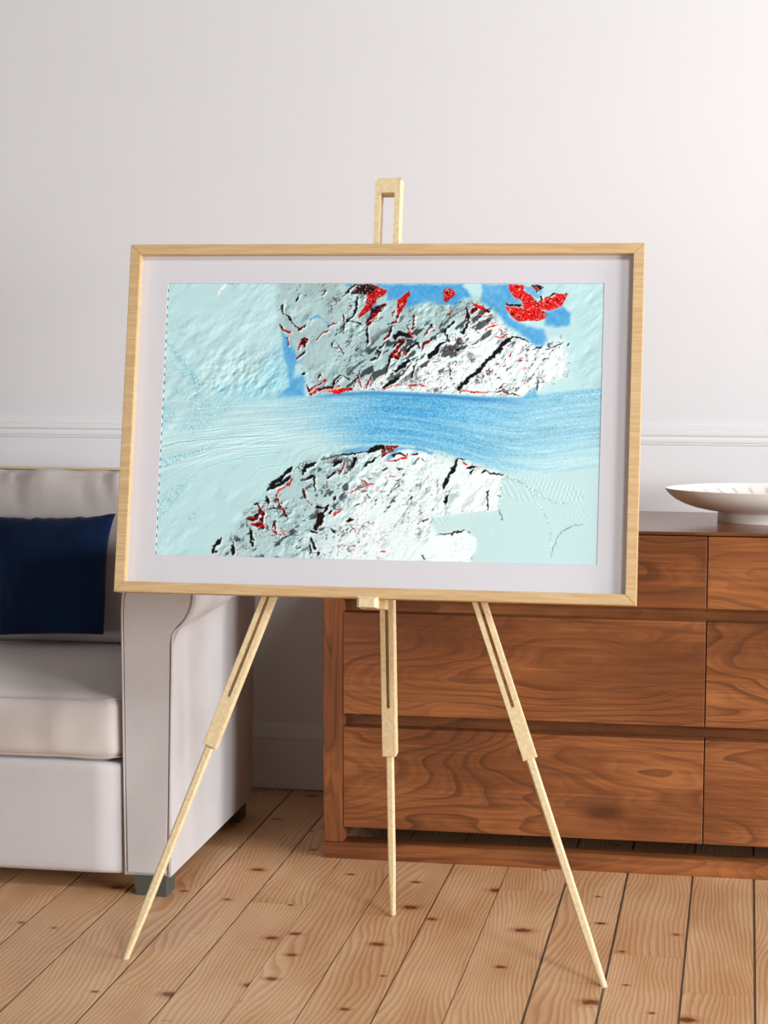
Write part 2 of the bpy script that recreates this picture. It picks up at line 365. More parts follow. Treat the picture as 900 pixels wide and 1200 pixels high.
# mountain country: polygon, tone (mean), texture strength, dark fraction
def paint(X, Y):
    sh = X.shape
    wx = (fbm(X/7, Y/7, 3)-.5); wy = (fbm(X/7, Y/7, 9)-.5)
    w2x = (fbm(X/2.6, Y/2.6, 5, 3)-.5); w2y = (fbm(X/2.6, Y/2.6, 7, 3)-.5)
    Xw = X+5*wx+2.6*w2x; Yw = Y+5*wy+2.6*w2y
    base = np.empty(sh+(3,)); base[:] = (.765, .910, .920)
    def mix(col, a):
        nonlocal base
        base = base*(1-a[..., None])+np.array(col)*a[..., None]
    def poly(c, pts, f, warp=True, S=1.):
        p = tr(c, pts); x, y = (X+(Xw-X)*S, Y+(Yw-Y)*S) if warp else (X, Y)
        d, _ = seg_dist(x, y, p, True); s = np.where(inside(x, y, p), d, -d)
        return sstep(-f, f, s)
    # soft snow waves, lit from the lower right
    def relief(f, s, ang, ratio, k, o=4):
        ca, sa = np.cos(ang), np.sin(ang)
        def h(x, y):
            u = (x*ca+y*sa)/(f*ratio); v = (-x*sa+y*ca)/f
            return fbm(u, v, s, o)
        e = .8
        return k*(h(X+e, Y+e*.8)-h(X-e, Y-e*.8))
    snow = relief(11, 21, -.75, 2.2, 1.0)
    mix((.735, .872, .882), .7*sstep(.42, .7, fbm(X/60, Y/38, 30)))
    base += (snow*.42*sstep(.30, .65, fbm(X/50, Y/50, 23)))[..., None]
    # right-hand shelf: fine even cyan
    # --- mountain masses
    up = poly('P', [(322,326),(430,326),(470,352),(540,350),(565,350),(600,392),(625,398),(660,396),(668,440),(640,452),(612,463),(560,463),(500,460),(440,457),(372,463),(365,440),(335,400),(328,370)], 7)
    lo = poly('P', [(240,662),(262,640),(300,590),(335,560),(360,535),(420,528),(470,522),(520,536),(548,540),(592,556),(588,600),(552,605),(555,662)], 7)
    gray = np.array((.655,.765,.765))
    m_u = up*sstep(-.5, .5, (Y-(470-.62*(X-395)))*-.03)
    lit_u = np.clip(up-m_u, 0, 1)
    mix(gray, m_u*(.62+.5*sstep(.35,.65,fbm(X/24,Y/24,67))).clip(0,1)); mix((.955,1.,1.), lit_u*.92)
    litl = lo*sstep(352, 440, X+.9*(Y-600)*.6); mix((.70,.815,.82), (lo-litl).clip(0,1)*.8); mix((.945,.995,.99), litl*.92)
    mm = np.clip(up+lo, 0, 1)
    r1 = relief(8.0, 41, -.95, 2.0, 1., 5); r2 = relief(3.6, 51, -.6, 1.6, 1., 3)
    tx = .12+.95*sstep(.42, .68, fbm(X/26, Y/26, 63)); base += (mm*tx*(r1*.95+r2*.30))[..., None]*np.array((1.08,1.,1.))
    # ground that falls into deep shade in the picture
    ruged = mm*(.4+.9*sstep(.35, .65, fbm(X/45, Y/45, 61)))
    dk = sstep(.15, .25, (-r1*1.15-r2*.35)*ruged)
    mix((.13,.17,.19), dk*.75)
    band = fbm((X*.62+Y*.78)/6, (-X*.78+Y*.62)/17, 71, 4)
    core = poly('P', [(432,400),(470,372),(520,375),(575,352),(585,400),(545,420),(520,440),(470,445),(440,455),(380,462),(420,420)], 10)
    dk2 = sstep(.575, .65, band)*core
    mix((.10,.11,.12), dk2*.75)
    core2 = poly('P', [(290,600),(340,552),(430,532),(440,560),(400,590),(372,640),(310,660),(250,664)], 8)
    dk3 = sstep(.555, .65, fbm((X*.5+Y*.86)/6, (-X*.86+Y*.5)/13, 75, 4))*core2
    mix((.12,.16,.17), dk3*.8*sstep(.3,.55,fbm(X/3.5,Y/3.5,77,3)))
    # crooked ridge lines: dark on one side, white on the other
    def vein(x, y, f, s):
        u = (x*.62+y*.78); v = (-x*.78+y*.62)
        return np.abs(2*fbm(u/f, v/(f*1.9), s, 4)-1)
    zone = mm*sstep(.36, .60, fbm(X/24, Y/24, 201))*np.clip(1.1-.75*litl, 0, 1)*(1-.75*up*sstep(420, 370, X))
    for f, s, k in ((11, 205, .85), (6, 209, .65)):
        va = vein(Xw, Yw, f, s); vb = vein(Xw-1.3, Yw-1., f, s)
        mix((1., 1., 1.), zone*sstep(.055, .0, vb)*.55*k)
        wdt = .020+.075*sstep(.45, .8, fbm(X/12, Y/12, s+3))
        mix((.10, .12, .13), zone*sstep(wdt, wdt*.35, va)*k)
        mix((.55, .06, .05), zone*sstep(wdt, wdt*.35, va)*sstep(.66, .72, vnoise(X/2, Y/2, s+5))*k)
    # fine speckle of rock on the white slopes
    fl = sstep(.70, .78, fbm((X*.7+Y*.7)/2.4, (-X*.7+Y*.7)/5, 81, 2))
    mix((.25,.08,.07), fl*lit_u*sstep(.5, .62, fbm(X/18, Y/18, 83))*.75)
    mix((.45,.30,.30), fl*litl*sstep(.56, .66, fbm(X/16, Y/16, 85))*.6)
    # smooth shelf block and blank plains to the lower right
    pl = poly('P', [(505,606),(560,600),(556,575),(575,570),(590,552),(640,556),(706,545),(706,672),(560,672),(556,640),(540,622),(512,628)], 3, S=.5)
    mix((.785,.905,.905), pl*.93)
    st = np.sin((X*.75-Y*.35+9*fbm(X/22, Y/22, 91))*1.45)*sstep(.5, .75, fbm(X/26, Y/26, 93))
    base += (pl*st*.05*sstep(640, 590, Y))[..., None]
    blk = poly('G', [(600,600),(760,560),(890,590),(870,720),(860,820),(800,840),(700,820),(520,800),(510,740),(600,720)], 1.5)
    mix((.96,1.,1.), blk*.9); base += (blk*r1*.7)[..., None]
    mix((.70,.80,.80), poly('G', [(525,715),(620,712),(580,750),(525,790)], 2)*.8)
    mix((.95,1.,1.), poly('G', [(420,1160),(410,1020),(480,1000),(640,965),(720,1010),(720,1090),(660,1170)], 2)*.9)
    # --- glacier
    top = np.interp(X, [180,335,395,440,500,560,613,660,712], [470,466,459,457,460,464,465,458,453])
    bot = np.interp(X, [180,300,400,450,480,520,565,600,640,706], [560,528,522,520,522,530,545,556,558,547])
    g = sstep(-1.2, 1.8, Y-top)*sstep(-2, 3, bot-Y)
    tt = np.clip((Y-top)/(bot-top), 0, 1)
    flow = fbm(X/80, tt*13+.2*fbm(X/60, Y/60, 15), 101, 3)
    flow2 = fbm(X/40, tt*45, 103, 3)
    amt = np.interp(X+40*(tt-.5), [180,300,345,400,450,500,560,620,706], [.05,.10,.22,.48,.80,.82,.56,.36,.26])
    lft = sstep(.95, .25, tt*sstep(470, 300, X)+.1)
    fadeb = 1-.75*sstep(.5, 1., tt)*np.maximum(sstep(450, 360, X), .9*sstep(560, 640, X))
    a = np.clip(amt*lft*fadeb*(.62+.75*flow), 0, 1)
    mix((.80,.925,.93), g*.8)
    mix((.30,.665,.87), g*a)
    gr = vnoise(X*1.05, Y*1.3, 111)-.5
    base += (g*(.16*(flow2-.5)*(1+0*X)+gr*.26*(.25+a)))[..., None]*np.array((1.2,1.,.8))
    mix((.17,.48,.74), g*sstep(.06,.0,np.abs(tt-.05))*sstep(350,400,X)*sstep(640,560,X)*.6)
    # flow lines on the left, fanning towards the left edge
    for k, (c, pts, wd, am) in enumerate([
      ('E',[(45,360),(200,330),(420,300),(826,280)],.7,.10),('E',[(45,415),(170,378),(400,358),(860,325)],.8,.22),('E',[(50,380),(300,350),(860,335)],.5,.10),
      ('E',[(420,402),(600,390),(860,372)],.6,.25),('E',[(240,480),(400,420),(560,400),(860,385)],.5,.16),('E',[(260,500),(420,435),(860,405)],.5,.14),('E',[(480,520),(600,470),(860,440)],.6,.16),
      ('E',[(300,520),(450,450),(860,420)],.5,.14),('E',[(640,610),(690,550),(860,525)],.6,.14),('E',[(200,640),(330,550),(480,500),(860,462)],.6,.12),('E',[(40,650),(200,560),(420,450)],.9,.10),
      ('E',[(210,320),(400,300),(560,280),(860,262)],.5,.16),('F',[(0,385),(120,360),(300,325)],.5,.25),('F',[(0,330),(150,300),(400,250)],.5,.10),('F',[(260,470),(290,440),(430,400)],.6,.12)]):
        d, t = seg_dist(X, Y+1.5*(wx), tr(c, pts))
        am = am*.8*sstep(0,.12,t)*sstep(1.,.8,t)
        base -= (am*np.exp(-(d/wd)**2))[..., None]*np.array((1.3,.8,.6))
        base += (am*.5*np.exp(-((d-1.3)/wd)**2))[..., None]
    # speckled blue crevasse fields
    for c, pts, am in [('A',[(100,520),(160,560),(270,680),(400,890),(330,900),(200,690)],1.1),('A',[(90,690),(200,780),(300,905),(380,905),(250,760)],.7),('A',[(200,440),(330,500),(400,660),(320,560)],.6),
        ('E',[(60,140),(150,180),(60,320)],.7),('E',[(45,490),(250,430),(420,390),(240,475),(50,550)],1.0),('E',[(40,730),(280,600),(100,830),(35,910)],.7),('E',[(80,10),(250,40),(560,140),(300,300),(120,310),(250,150)],.6),
        ('E',[(390,20),(440,0),(470,40),(410,60)],.9),('E',[(210,890),(300,800),(280,870)],.8),('E',[(470,590),(560,530),(480,560)],.8),('H',[(240,90),(480,60),(760,20),(760,110),(480,110)],.8)]:
        m = poly(c, pts, 3)
        mix((.36,.68,.80), m*am*.42*sstep(.25, .75, vnoise(X*.9, Y*.9, 121))); base += (m*am*.22*(vnoise(X*1.0, Y*1.0, 125)-.5))[..., None]
    mix((.55,.83,.93), poly('P', [(325,405),(352,440),(350,466),(285,468),(255,462),(300,445)], 14)*.5)
    base += (poly('P', [(250,415),(325,405),(340,462),(225,462)], 16)*relief(6, 131, -.8, 1.7, 1.)*.7)[..., None]
    mix((.97,1.,1.), poly('A', [(520,150),(530,90),(580,48),(600,48),(560,100),(540,130)], .9))
    # ridge with dotted crevasse chain on the shelf
    for c, pts, wd in [('H',[(120,590),(230,640),(300,690),(420,760),(520,790)],2.0),('H',[(300,690),(345,790),(400,880),(425,960),(425,1130)],.8),('H',[(110,620),(90,720),(75,810)],1.4)]:
        d, t = seg_dist(Xw, Yw, tr(c, pts))
        base += (np.exp(-(d/wd)**2)*.55*(vnoise(X*1.0, Y*1.0, 141)-.55))[..., None]
    rip = np.sin(X*1.25+.5*Y+4*fbm(X/15, Y/15, 95)); ripm = poly('H', [(160,600),(480,620),(640,700),(660,780),(480,760),(300,660)], 5)
    base += (rip*ripm*.045)[..., None]
    # ice, rock
    for c, pts, f, s in BLUES:
        m = poly(c, pts, f, S=.7)
        mix(BLUE, m*s*(.72+.35*fbm(X/9, Y/5, 151))); base += (m*s*.13*(fbm(X/3, Y/3, 153)-.5))[..., None]
    for c, pts, col in REDS:
        m = poly(c, pts, .6, S=.6)
        n = fbm((X+Y)/2.2, (X-Y)/2.2, 161, 2)
        mix(col, m*.97)
        mix((.12,.03,.03), m*sstep(.60, .70, n)*.85)
        mix((.93,.85,.85), m*sstep(.69, .76, fbm((X+Y)/1.8, (X-Y)/1.8, 165, 2))*.8)
    for c, pts, hw, kd in STROKES:
        p = tr(c, pts)
        x0 = min(a for a, b in p)-9; x1 = max(a for a, b in p)+9; y0 = min(b for a, b in p)-9; y1 = max(b for a, b in p)+9
        sel = (X > x0) & (X < x1) & (Y > y0) & (Y < y1)
        if not sel.any(): continue
        d, t = seg_dist(Xw[sel], Yw[sel], p)
        w = hw*(.55+.85*fbm(X[sel]/3.2, Y[sel]/3.2, 171, 2))*(1-.45*np.abs(2*t-1)**3)
        a = sstep(w+.45, w-.45, d)
        b = base[sel]
        n = vnoise(X[sel]/1.7, Y[sel]/1.7, 175)
        col = {'K': np.array(BLACK), 'X': np.array(DRED), 'D': np.array((.12,.02,.02)), 'R': np.array(BRED), 'G': np.array((.36,.45,.47))}[kd]
        cc = np.broadcast_to(col, b.shape).copy()
        if kd in 'X': cc = np.where((n > .62)[:, None], np.array(RED), cc)
        if kd in 'R': cc = np.where((n > .70)[:, None], np.array((.25,.03,.03)), cc)
        if kd in 'KXD':   # thin white snow lip on the lit side
            dl, _ = seg_dist(Xw[sel]-1.6, Yw[sel]-1.2, p); l = sstep(w+.8, w-.2, dl)*.7
            b = b*(1-l[:, None])+np.array(WHITE)*l[:, None]
        base[sel] = b*(1-a[:, None])+cc*a[:, None]
    base += ((vnoise(X*1.3, Y*1.3, 181)-.5)*.025)[..., None]
    return np.clip(base, 0.01, 1.)

# ------------------------------------------------------------------ the room
WY = 5.285                                   # wall face; floor is z = 0
bm = BM(); box(bm, (-5.5, WY, -.1), (3.2, WY+.12, 3.4)); obj('wall_back', bm, wall_m, kind='structure')
bm = BM()                                    # dado rail
prism(bm, [(WY+.005, 1.0305), (WY-0.0031, 1.0295), (WY-0.0050, 1.0270), (WY-0.0053, 1.0178), (WY-0.0028, 1.0168), (WY-0.0028, 1.0150), (WY-0.0084, 1.0138),
           (WY-0.0090, 1.0105), (WY-0.0093, 1.0040), (WY-0.0077, .9995), (WY-0.0059, .9975), (WY-0.0065, .9945), (WY-0.0077, .990), (WY-0.0071, .9832),
           (WY-0.0028, .9818), (WY-0.0028, .9800), (WY-0.0046, .9792), (WY-0.0046, .9772), (WY+.005, .9765)], 0, -5.5, 3.2)
obj('trim_1', bm, trim_m, kind='structure')
bm = BM()                                    # skirting board
prism(bm, [(WY+.005, .188), (WY-.004, .187), (WY-.006, .181), (WY-.009, .165), (WY-.0125, .150), (WY-.0125, .1455), (WY-.0085, .144), (WY-.0085, .1415),
           (WY-.0125, .140), (WY-.0125, .0275), (WY-.0145, .026), (WY-.0145, .003), (WY+.005, .003)], 0, -5.5, 3.2)
obj('baseboard_back', bm, trim_m, kind='structure')

# floor: pine boards along y with grey gaps, one structure object
seams = [-1.532, -1.385, -1.222, -1.085, -.952, -.817, -.675, -.542, -.395, -.257, -.1045, .038]
x = seams[0]; rr = random.Random(5)
while x > -4.6: x -= rr.uniform(.13, .165); seams.insert(0, x)
x = seams[-1]
while x < 3.0: x += rr.uniform(.13, .165); seams.append(x)
gaps = [rr.choice((.0018, .0026, .0036, .0046)) for _ in seams]
for k, gv in ((-.1045, .0036), (-.257, .0042), (-.395, .0044), (-.542, .0018), (-.675, .0032), (.038, .0040), (-.817, .0026), (-.952, .0016), (-1.085, .0034), (-1.222, .0042), (-1.385, .0040), (-1.532, .0040)):
    gaps[seams.index(k)] = gv*1.35
bm = BM(); lay = bm.verts.layers.float.new('board')
box(bm, (-4.6, 1.0, -.03), (3.05, WY+.1, -.0025))
for v in bm.verts: v[lay] = -1.
for i in range(len(seams)-1):
    n0 = len(bm.verts); a = seams[i]+gaps[i]*.5; b = seams[i+1]-gaps[i+1]*.5
    y = 1.0; first = True
    while y < WY:
        y2 = min(y+rr.uniform(.9, 2.6), WY+.02)
        if WY-y2 < .5: y2 = WY+.02
        n0 = len(bm.verts); bm.verts.ensure_lookup_table()
        box(bm, (a, y+.0003, -.02), (b, y2-.0003, 0))
        bm.verts.ensure_lookup_table(); pid = rr.random()
        for v in bm.verts[n0:]: v[lay] = pid
        y = y2
def pine():
    m = NT('waxed_pine_boards', .42, .42); o = m.obj(); pid = m.attr('board'); s = m.sep(o)
    k = m.math('MULTIPLY', pid, 57.)
    px = m.math('ADD', s[0], k); py = m.math('ADD', s[1], m.math('MULTIPLY', pid, 131.))
    f1 = m.noise(m.comb(m.math('MULTIPLY', px, 4.2), m.math('MULTIPLY', py, .95), k), 1., 2., .45, .15)
    f2 = m.noise(m.comb(m.math('MULTIPLY', px, 14.), m.math('MULTIPLY', py, 8.), k), 1., 2.)
    v = m.math('ADD', m.math('MULTIPLY', f1, 21.), m.math('MULTIPLY', f2, .8))
    v = m.math('ADD', v, m.math('MULTIPLY', s[0], 92.))
    fr = m.math('FRACT', v)
    line = m.math('MULTIPLY', m.step(fr, .20, .90), m.step(fr, 1., .94))
    st = m.noise(m.comb(m.math('MULTIPLY', px, 260.), m.math('MULTIPLY', py, 7.), k), 1., 2.)
    br = m.noise(m.comb(m.math('MULTIPLY', px, 7.), m.math('MULTIPLY', py, 2.2), k), 1., 3.)
    col = m.ramp(m.step(m.math('ADD', m.math('MULTIPLY', br, .7), m.math('MULTIPLY', st, .3)), .3, .7),
                 [(0, srgb(205, 158, 115)), (.5, srgb(218, 175, 132)), (1, srgb(228, 190, 149))])
    col = m.mix(m.math('MULTIPLY', line, m.step(br, .25, .75, .66, .40)), col, srgb(176, 114, 66))
    tint = m.step(pid, 0., 1., -.06, .10)
    col = m.mix(m.math('ABSOLUTE', tint), col, srgb(196, 138, 92))
    kv = m.comb(m.math('MULTIPLY', px, 5.2), m.math('MULTIPLY', py, 7.), k)
    kd = m.n('TexVoronoi', voronoi_dimensions='2D'); m.put(kd.inputs['Vector'], kv); kd.inputs['Scale'].default_value = 1.
    on = m.step(m.sep(kd.outputs['Color'])[0], .50, .52)
    kdist = m.math('ADD', m.math('MULTIPLY', kd.outputs['Distance'], m.step(m.sep(kd.outputs['Color'])[1], 0., 1., .85, 2.6)), m.math('MULTIPLY', m.math('SUBTRACT', m.noise(m.comb(m.math('MULTIPLY', px, 80.), m.math('MULTIPLY', py, 80.), 0.), 1., 2.), .5), .10))
    col = m.mix(m.math('MULTIPLY', m.step(kdist, .22, .08, 0., .55), on), col, srgb(178, 108, 62))
    col = m.mix(m.math('MULTIPLY', m.step(kdist, .105, .05, 0., .95), on), col, srgb(108, 54, 32))
    cr = m.noise(m.comb(m.math('MULTIPLY', px, 12.), m.math('MULTIPLY', py, 90.), k), 1., 2.)
    crm = m.math('MULTIPLY', m.step(cr, .755, .79, 0., .8), 1.0)
    col = m.mix(crm, col, srgb(120, 62, 36))
    sub = m.math('LESS_THAN', pid, -.5)
    gn = m.noise(o, 60., 3.)
    col = m.mix(sub, col, m.mix(gn, srgb(70, 62, 54), srgb(128, 118, 108)))
    m.color(col); m.rough(m.step(br, .2, .8, .36, .50)); m.bump(m.math('SUBTRACT', st, line), .10, .0008); return m.m
obj('floor', bm, pine(), kind='structure')

# ------------------------------------------------------------------ chest of drawers
YF, YB, YW = 4.624, 5.076, 5.268; XL, XR = -.9967, .8315
dr = root('chest_of_drawers', (-.08, 4.85, 0), 'low walnut-brown wooden chest of wide handleless drawers against the wall beneath the white dish', 'dresser')
leg_w = walnut('walnut_upright_grain', 3, True)
rail_w = walnut('walnut_dark_rail', 14, False, .7, 5.)
top_w = walnut('walnut_top', 23, False, .5, 5., .22)
bm = BM(); prism(bm, [(YF, .0418), (YW, .0418), (YW, .797), (YB, .797), (YB, .812), (YF, .812)], 0, XL, XL+.0495)  # unseen rear step out to YW, added to keep the gap by the sofa shaded
bmesh.ops.bevel(bm, geom=list(bm.edges), offset=.0022, segments=2, affect='EDGES'); obj('side_panel', bm, leg_w, dr)
bm = BM(); prism(bm, [(YF, .0418), (YW, .0418), (YW, .797), (YB, .797), (YB, .812), (YF, .812)], 0, XR-.0495, XR)
bmesh.ops.bevel(bm, geom=list(bm.edges), offset=.0022, segments=2, affect='EDGES'); obj('side_panel', bm, leg_w, dr)
bm = BM(); box(bm, (XL, YF, .8125), (XR, YB, .820), .0015); obj('top', bm, top_w, dr)
bm = BM(); prism(bm, [(YF+.003, 0.), (YF+.06, 0.), (YF+.06, .0405), (YF+.006, .0412), (YF, .0385), (YF, .0125)], 0, XL, XR)
obj('base_rail', bm, walnut('walnut_base', 5, False, .6, 6.), dr)
bm = BM(); box(bm, (XL+.0495, YB-.018, .085), (XR-.0495, YB-.002, .81)); box(bm, (XL+.0495, YB-.001, .085), (XR-.0495, YW, .785)); obj('back_panel_and_shade_block', bm, rail_w, dr)  # thin back panel, plus an unseen block to the wall added to shade the gap
for z0, z1 in ((.080, .086), (.3235, .3650), (.6035, .6440)):
    bm = BM(); box(bm, (XL+.0495, YF+.042, z0+.0005), (XR-.0495, YF+.062, z1-.0005), .001); obj('rail', bm, rail_w, dr)
rows = [(.0798, .3284), (.3606, .6088), (.6402, .8098)]
cols = [(XL+.0500, -.0836), (-.0812, XR-.0500)]
drw = {}
for ci, (a, b) in enumerate(cols):
    for ri, (z0, z1) in enumerate(rows):
        bm = BM(); box(bm, (a, YF+.001, z0), (b, YF+.0405, z1), .0014)
        box(bm, (a+.02, YF+.063, z0+.02), (b-.02, YB-.05, z1-.045))
        obj('drawer', bm, walnut('walnut_drawer', [11, 27, 31, 42, 58, 63][ci*3+ri], False, 1.0, 8. if ri < 2 else 6.), dr)

# ------------------------------------------------------------------ oval dish on the chest
dish = root('oval_dish', (.085, 4.885, .820), 'wide shallow white ceramic dish on an oval foot standing on the brown chest', 'bowl')
cer = NT('white_glazed_ceramic', .28, .5); o_ = cer.obj(); s_ = cer.sep(o_)
ang = cer.math('ARCTAN2', cer.math('MULTIPLY', s_[1], 1.7), s_[0])
wv = cer.math('SINE', cer.math('MULTIPLY', ang, 34.)); rad = s_[2]
spot = cer.math('MULTIPLY', cer.step(wv, .55, .95), cer.math('MULTIPLY', cer.step(rad, .052, .060), cer.step(rad, .074, .066)))
inn = cer.attr('inner')
cer.color(cer.mix(cer.math('MULTIPLY', cer.math('MULTIPLY', spot, inn), .5), srgb(243, 238, 232), srgb(182, 160, 148)))
A_, B_ = .279, .150
prof = [(.0, .026, 0), (.50, .026, 0), (.515, .0, 0), (.535, .0, 0), (.540, .004, 0), (.535, .024, 0), (.545, .0255, 0), (.63, .0275, 0), (.74, .0340, 0), (.83, .0425, 0), (.905, .0530, 0), (.96, .0650, 0), (.99, .0755, 0), (1.0, .0800, 0),
        (.994, .0805, 1), (.975, .0785, 1), (.94, .0735, 1), (.87, .064, 1), (.78, .0535, 1), (.66, .044, 1), (.50, .037, 1), (.25, .033, 1), (0., .032, 1)]
bm = BM(); li = bm.verts.layers.float.new('inner'); N = 96; rings = []
for r_, z_, i_ in prof:
    if r_ == 0:
        v = bm.verts.new((0, 0, z_)); v[li] = i_; rings.append([v]); continue
    rg = []
    for k in range(N):
        t = 2*math.pi*k/N; v = bm.verts.new((A_*r_*math.cos(t), B_*r_*math.sin(t), z_)); v[li] = i_; rg.append(v)
    rings.append(rg)
for a, b in zip(rings, rings[1:]):
    for k in range(N):
        k2 = (k+1) % N
        if len(a) == 1: bm.faces.new((a[0], b[k], b[k2]))
        elif len(b) == 1: bm.faces.new((a[k], b[0], a[k2]))
        else: bm.faces.new((a[k], b[k], b[k2], a[k2]))
obj('dish', bm, cer, dish, M=Matrix.Translation((.085, 4.885, .820)), smooth=True, angle=50)

# ------------------------------------------------------------------ sofa
SF = 4.2406; SB = 5.0; AX0, AX1 = -1.3800, -1.2700
sofa = root('sofa', (-2.08, 4.62, 0), 'light grey upholstered sofa with slim rolled arm and dark block feet left of the easel', 'sofa')
SOX = -2.955+(-1.205)                       # mirror: x -> SOX - x
def mirror(bm): 
    for v in bm.verts: v.co.x = SOX-v.co.x
    return bm
# arm profile (x, z): flat panel, nearly vertical sides, roll to the outside
outer = [(-1.2725, .0460), (-1.2660, .30), (-1.2590, .585), (-1.2572, .6070), (-1.2535, .6145), (-1.2420, .6240), (-1.2280, .6390), (-1.2165, .6580), (-1.2095, .6800), (-1.2070, .7030), (-1.2090, .7250), (-1.2180, .7440), (-1.2340, .7580), (-1.2560, .7660)]
innr = [(-1.2900, .7690), (-1.3220, .7650), (-1.3480, .7520), (-1.3640, .7340), (-1.3730, .7120), (-1.3775, .6880), (-1.3795, .6600), (-1.3800, .62), (-1.3800, .30), (-1.3800, .0470)]
def inset(p, d):
    out = []; n = len(p); s = sum(p[i][0]*p[(i+1) % n][1]-p[(i+1) % n][0]*p[i][1] for i in range(n))
    for i in range(n):
        a, b, c = (Vector(p[k % n]) for k in (i-1, i, i+1))
        e1 = (b-a).normalized(); e2 = (c-b).normalized()
        n1 = Vector((-e1.y, e1.x)); n2 = Vector((-e2.y, e2.x))
        if s < 0: n1, n2 = -n1, -n2
        m = (n1+n2).normalized(); k = d/max(.5, m.dot(n1)); out.append((b.x+m.x*k, b.y+m.y*k))
    return out
def arm(mir=False):
    bm = BM(); prism(bm, outer+innr, 1, SF+.0045, SB)
    fe = [e for e in bm.edges if all(abs(v.co.y-SF-.0045) < 1e-5 for v in e.verts)]
    bmesh.ops.bevel(bm, geom=fe, offset=.006, segments=3, affect='EDGES')
    if mir: mirror(bm)
    a = obj('arm', bm, sofa_m, sofa, smooth=True, angle=40)
    bm = BM(); prism(bm, inset(outer+innr, .0072), 1, SF, SF+.006)
    fe = [e for e in bm.edges if all(abs(v.co.y-SF) < 1e-5 for v in e.verts)]
    bmesh.ops.bevel(bm, geom=fe, offset=.0026, segments=3, affect='EDGES')
    if mir: mirror(bm)
    obj('front_panel', bm, sofa_m, a, smooth=True, angle=40)
    for pts in (inset(outer+innr, .0024)[:13], inset(outer+innr, .0024)[::-1][:9]):
        bm = BM(); tube(bm, [(x, SF+.0022, z) for x, z in pts], .0029, 8)
        if mir: mirror(bm)
        obj('piping', bm, pipe_m, a, smooth=True)
arm(); arm(True)
def front_bow(p, q):
    return p
bm = BM(); rbox(bm, (-2.955+.178, SF+.001, .0455), (-1.3835, SB-.01, .309), .012, 14); obj('base', bm, sofa_m, sofa, smooth=True)
bm = BM(); rbox(bm, (-2.955+.178, SB-.044, .30), (-1.3815, SB, .912), .016, 14); obj('back_frame', bm, sofa_m, sofa, smooth=True)
bm = BM(); box(bm, (-2.955+.20, SB-.040, .9125), (-1.40, SB-.004, .9170), .003); obj('back_rail', bm, tan_m, sofa, label='pale tan wooden top rail')
def foot(x, y, w=.079, d=.075):
    bm = BM(); t = .0065
    lo = [(x+t, y+t), (x+w, y+.0), (x+w, y+d-t), (x+t, y+d-t)]; hi = [(x, y), (x+w, y), (x+w, y+d), (x, y+d)]
    A = [bm.verts.new((a, b, 0)) for a, b in lo]; B = [bm.verts.new((a, b, .047)) for a, b in hi]
    bm.faces.new(A[::-1]); bm.faces.new(B)
    for i in range(4): bm.faces.new((A[i], A[(i+1) % 4], B[(i+1) % 4], B[i]))
    return bm
for mir in (0, 1):
    for y in (SF+.003, SB-.095):
        b = foot(-1.3610, y)
        if mir: mirror(b)
        obj('foot', b, foot_m, sofa)
def seat_fn(w_):
    def fn(p, q):
        x, y, z = p
        if q.z > 0:
            z += .034*max(0, 1-abs(q.x)**3.2)*max(0, 1-abs(q.y+.0)**2.6)*q.z
        if q.y < 0:
            f = max(0, 1-abs(q.x)**6)*max(0, 1-abs(q.z)**2)
            y += -(.007+.0035*vn(q.x*7+3, q.z*.9, 2)+.002*vn(q.x*15, q.z*1.3, 5))*f*(-q.y)
            z += .0022*vn(q.x*5, 0, 8)*abs(q.z)*(-q.y)
        return x, y, z
    return fn
def seat(x0, x1):
    bm = BM(); rbox(bm, (x0, SF-.002, .3095), (x1, SB-.09, .4585), .030, 30, seat_fn(1))
    c = obj('seat_cushion', bm, cush_m, sofa, smooth=True)
    for zz, s in ((.4520, 1), (.3190, -1)):
        pts = []
        n = 60; i = .022
        for k in range(n+1):
            xx = x0+i+(x1-x0-2*i)*k/n; qx = ((xx-x0)/(x1-x0)*2-1)
            pts.append((xx, SF-.0005-.0010*max(0, 1-abs(qx)**6)+(.0070 if 0 < k < n else .010), zz+.0018*vn(qx*5, 0, 8)))
        pts = [(x0+.004, SF+.25, zz), (x0+.002, SF+.035, zz), (x0+.008, SF+.016, zz)]+pts+[(x1-.008, SF+.016, zz), (x1-.002, SF+.035, zz), (x1-.004, SF+.25, zz)]
        bm = BM(); tube(bm, pts, .0024, 8); obj('piping', bm, pipe_m, c, smooth=True)
seat(-2.0810, -1.3850); seat(-2.7770, -2.0830)
def back_fn(p, q):
    x, y, z = p
    f = max(0, 1-abs(q.x)**4)*max(0, 1-abs(q.z)**4)
    if q.y < 0: y -= .022*f
    if q.z > 0:                                    # gathers under the top seam
        e = (max(0, q.z-.30)/.70)**2.4
        wv = vn(q.x*13+q.z*1.6+1.3, 0, 3)
        if q.y < .3: y += .011*e*wv+.007*e*vn(q.x*17+q.z*5, q.z*3, 6)
        z += .005*e*vn(q.x*5, 0, 9)+.004*e*vn(q.x*12, 0, 12)
    y += .012*q.z                             # leans back
    return x, y, z
def back(x0, x1):
    bm = BM(); rbox(bm, (x0, SB-.135, .470), (x1, SB-.052, .9135), .036, 48, back_fn)
    obj('back_cushion', bm, cush_m, sofa, smooth=True)
back(-2.0810, -1.3870); back(-2.7770, -2.0850)

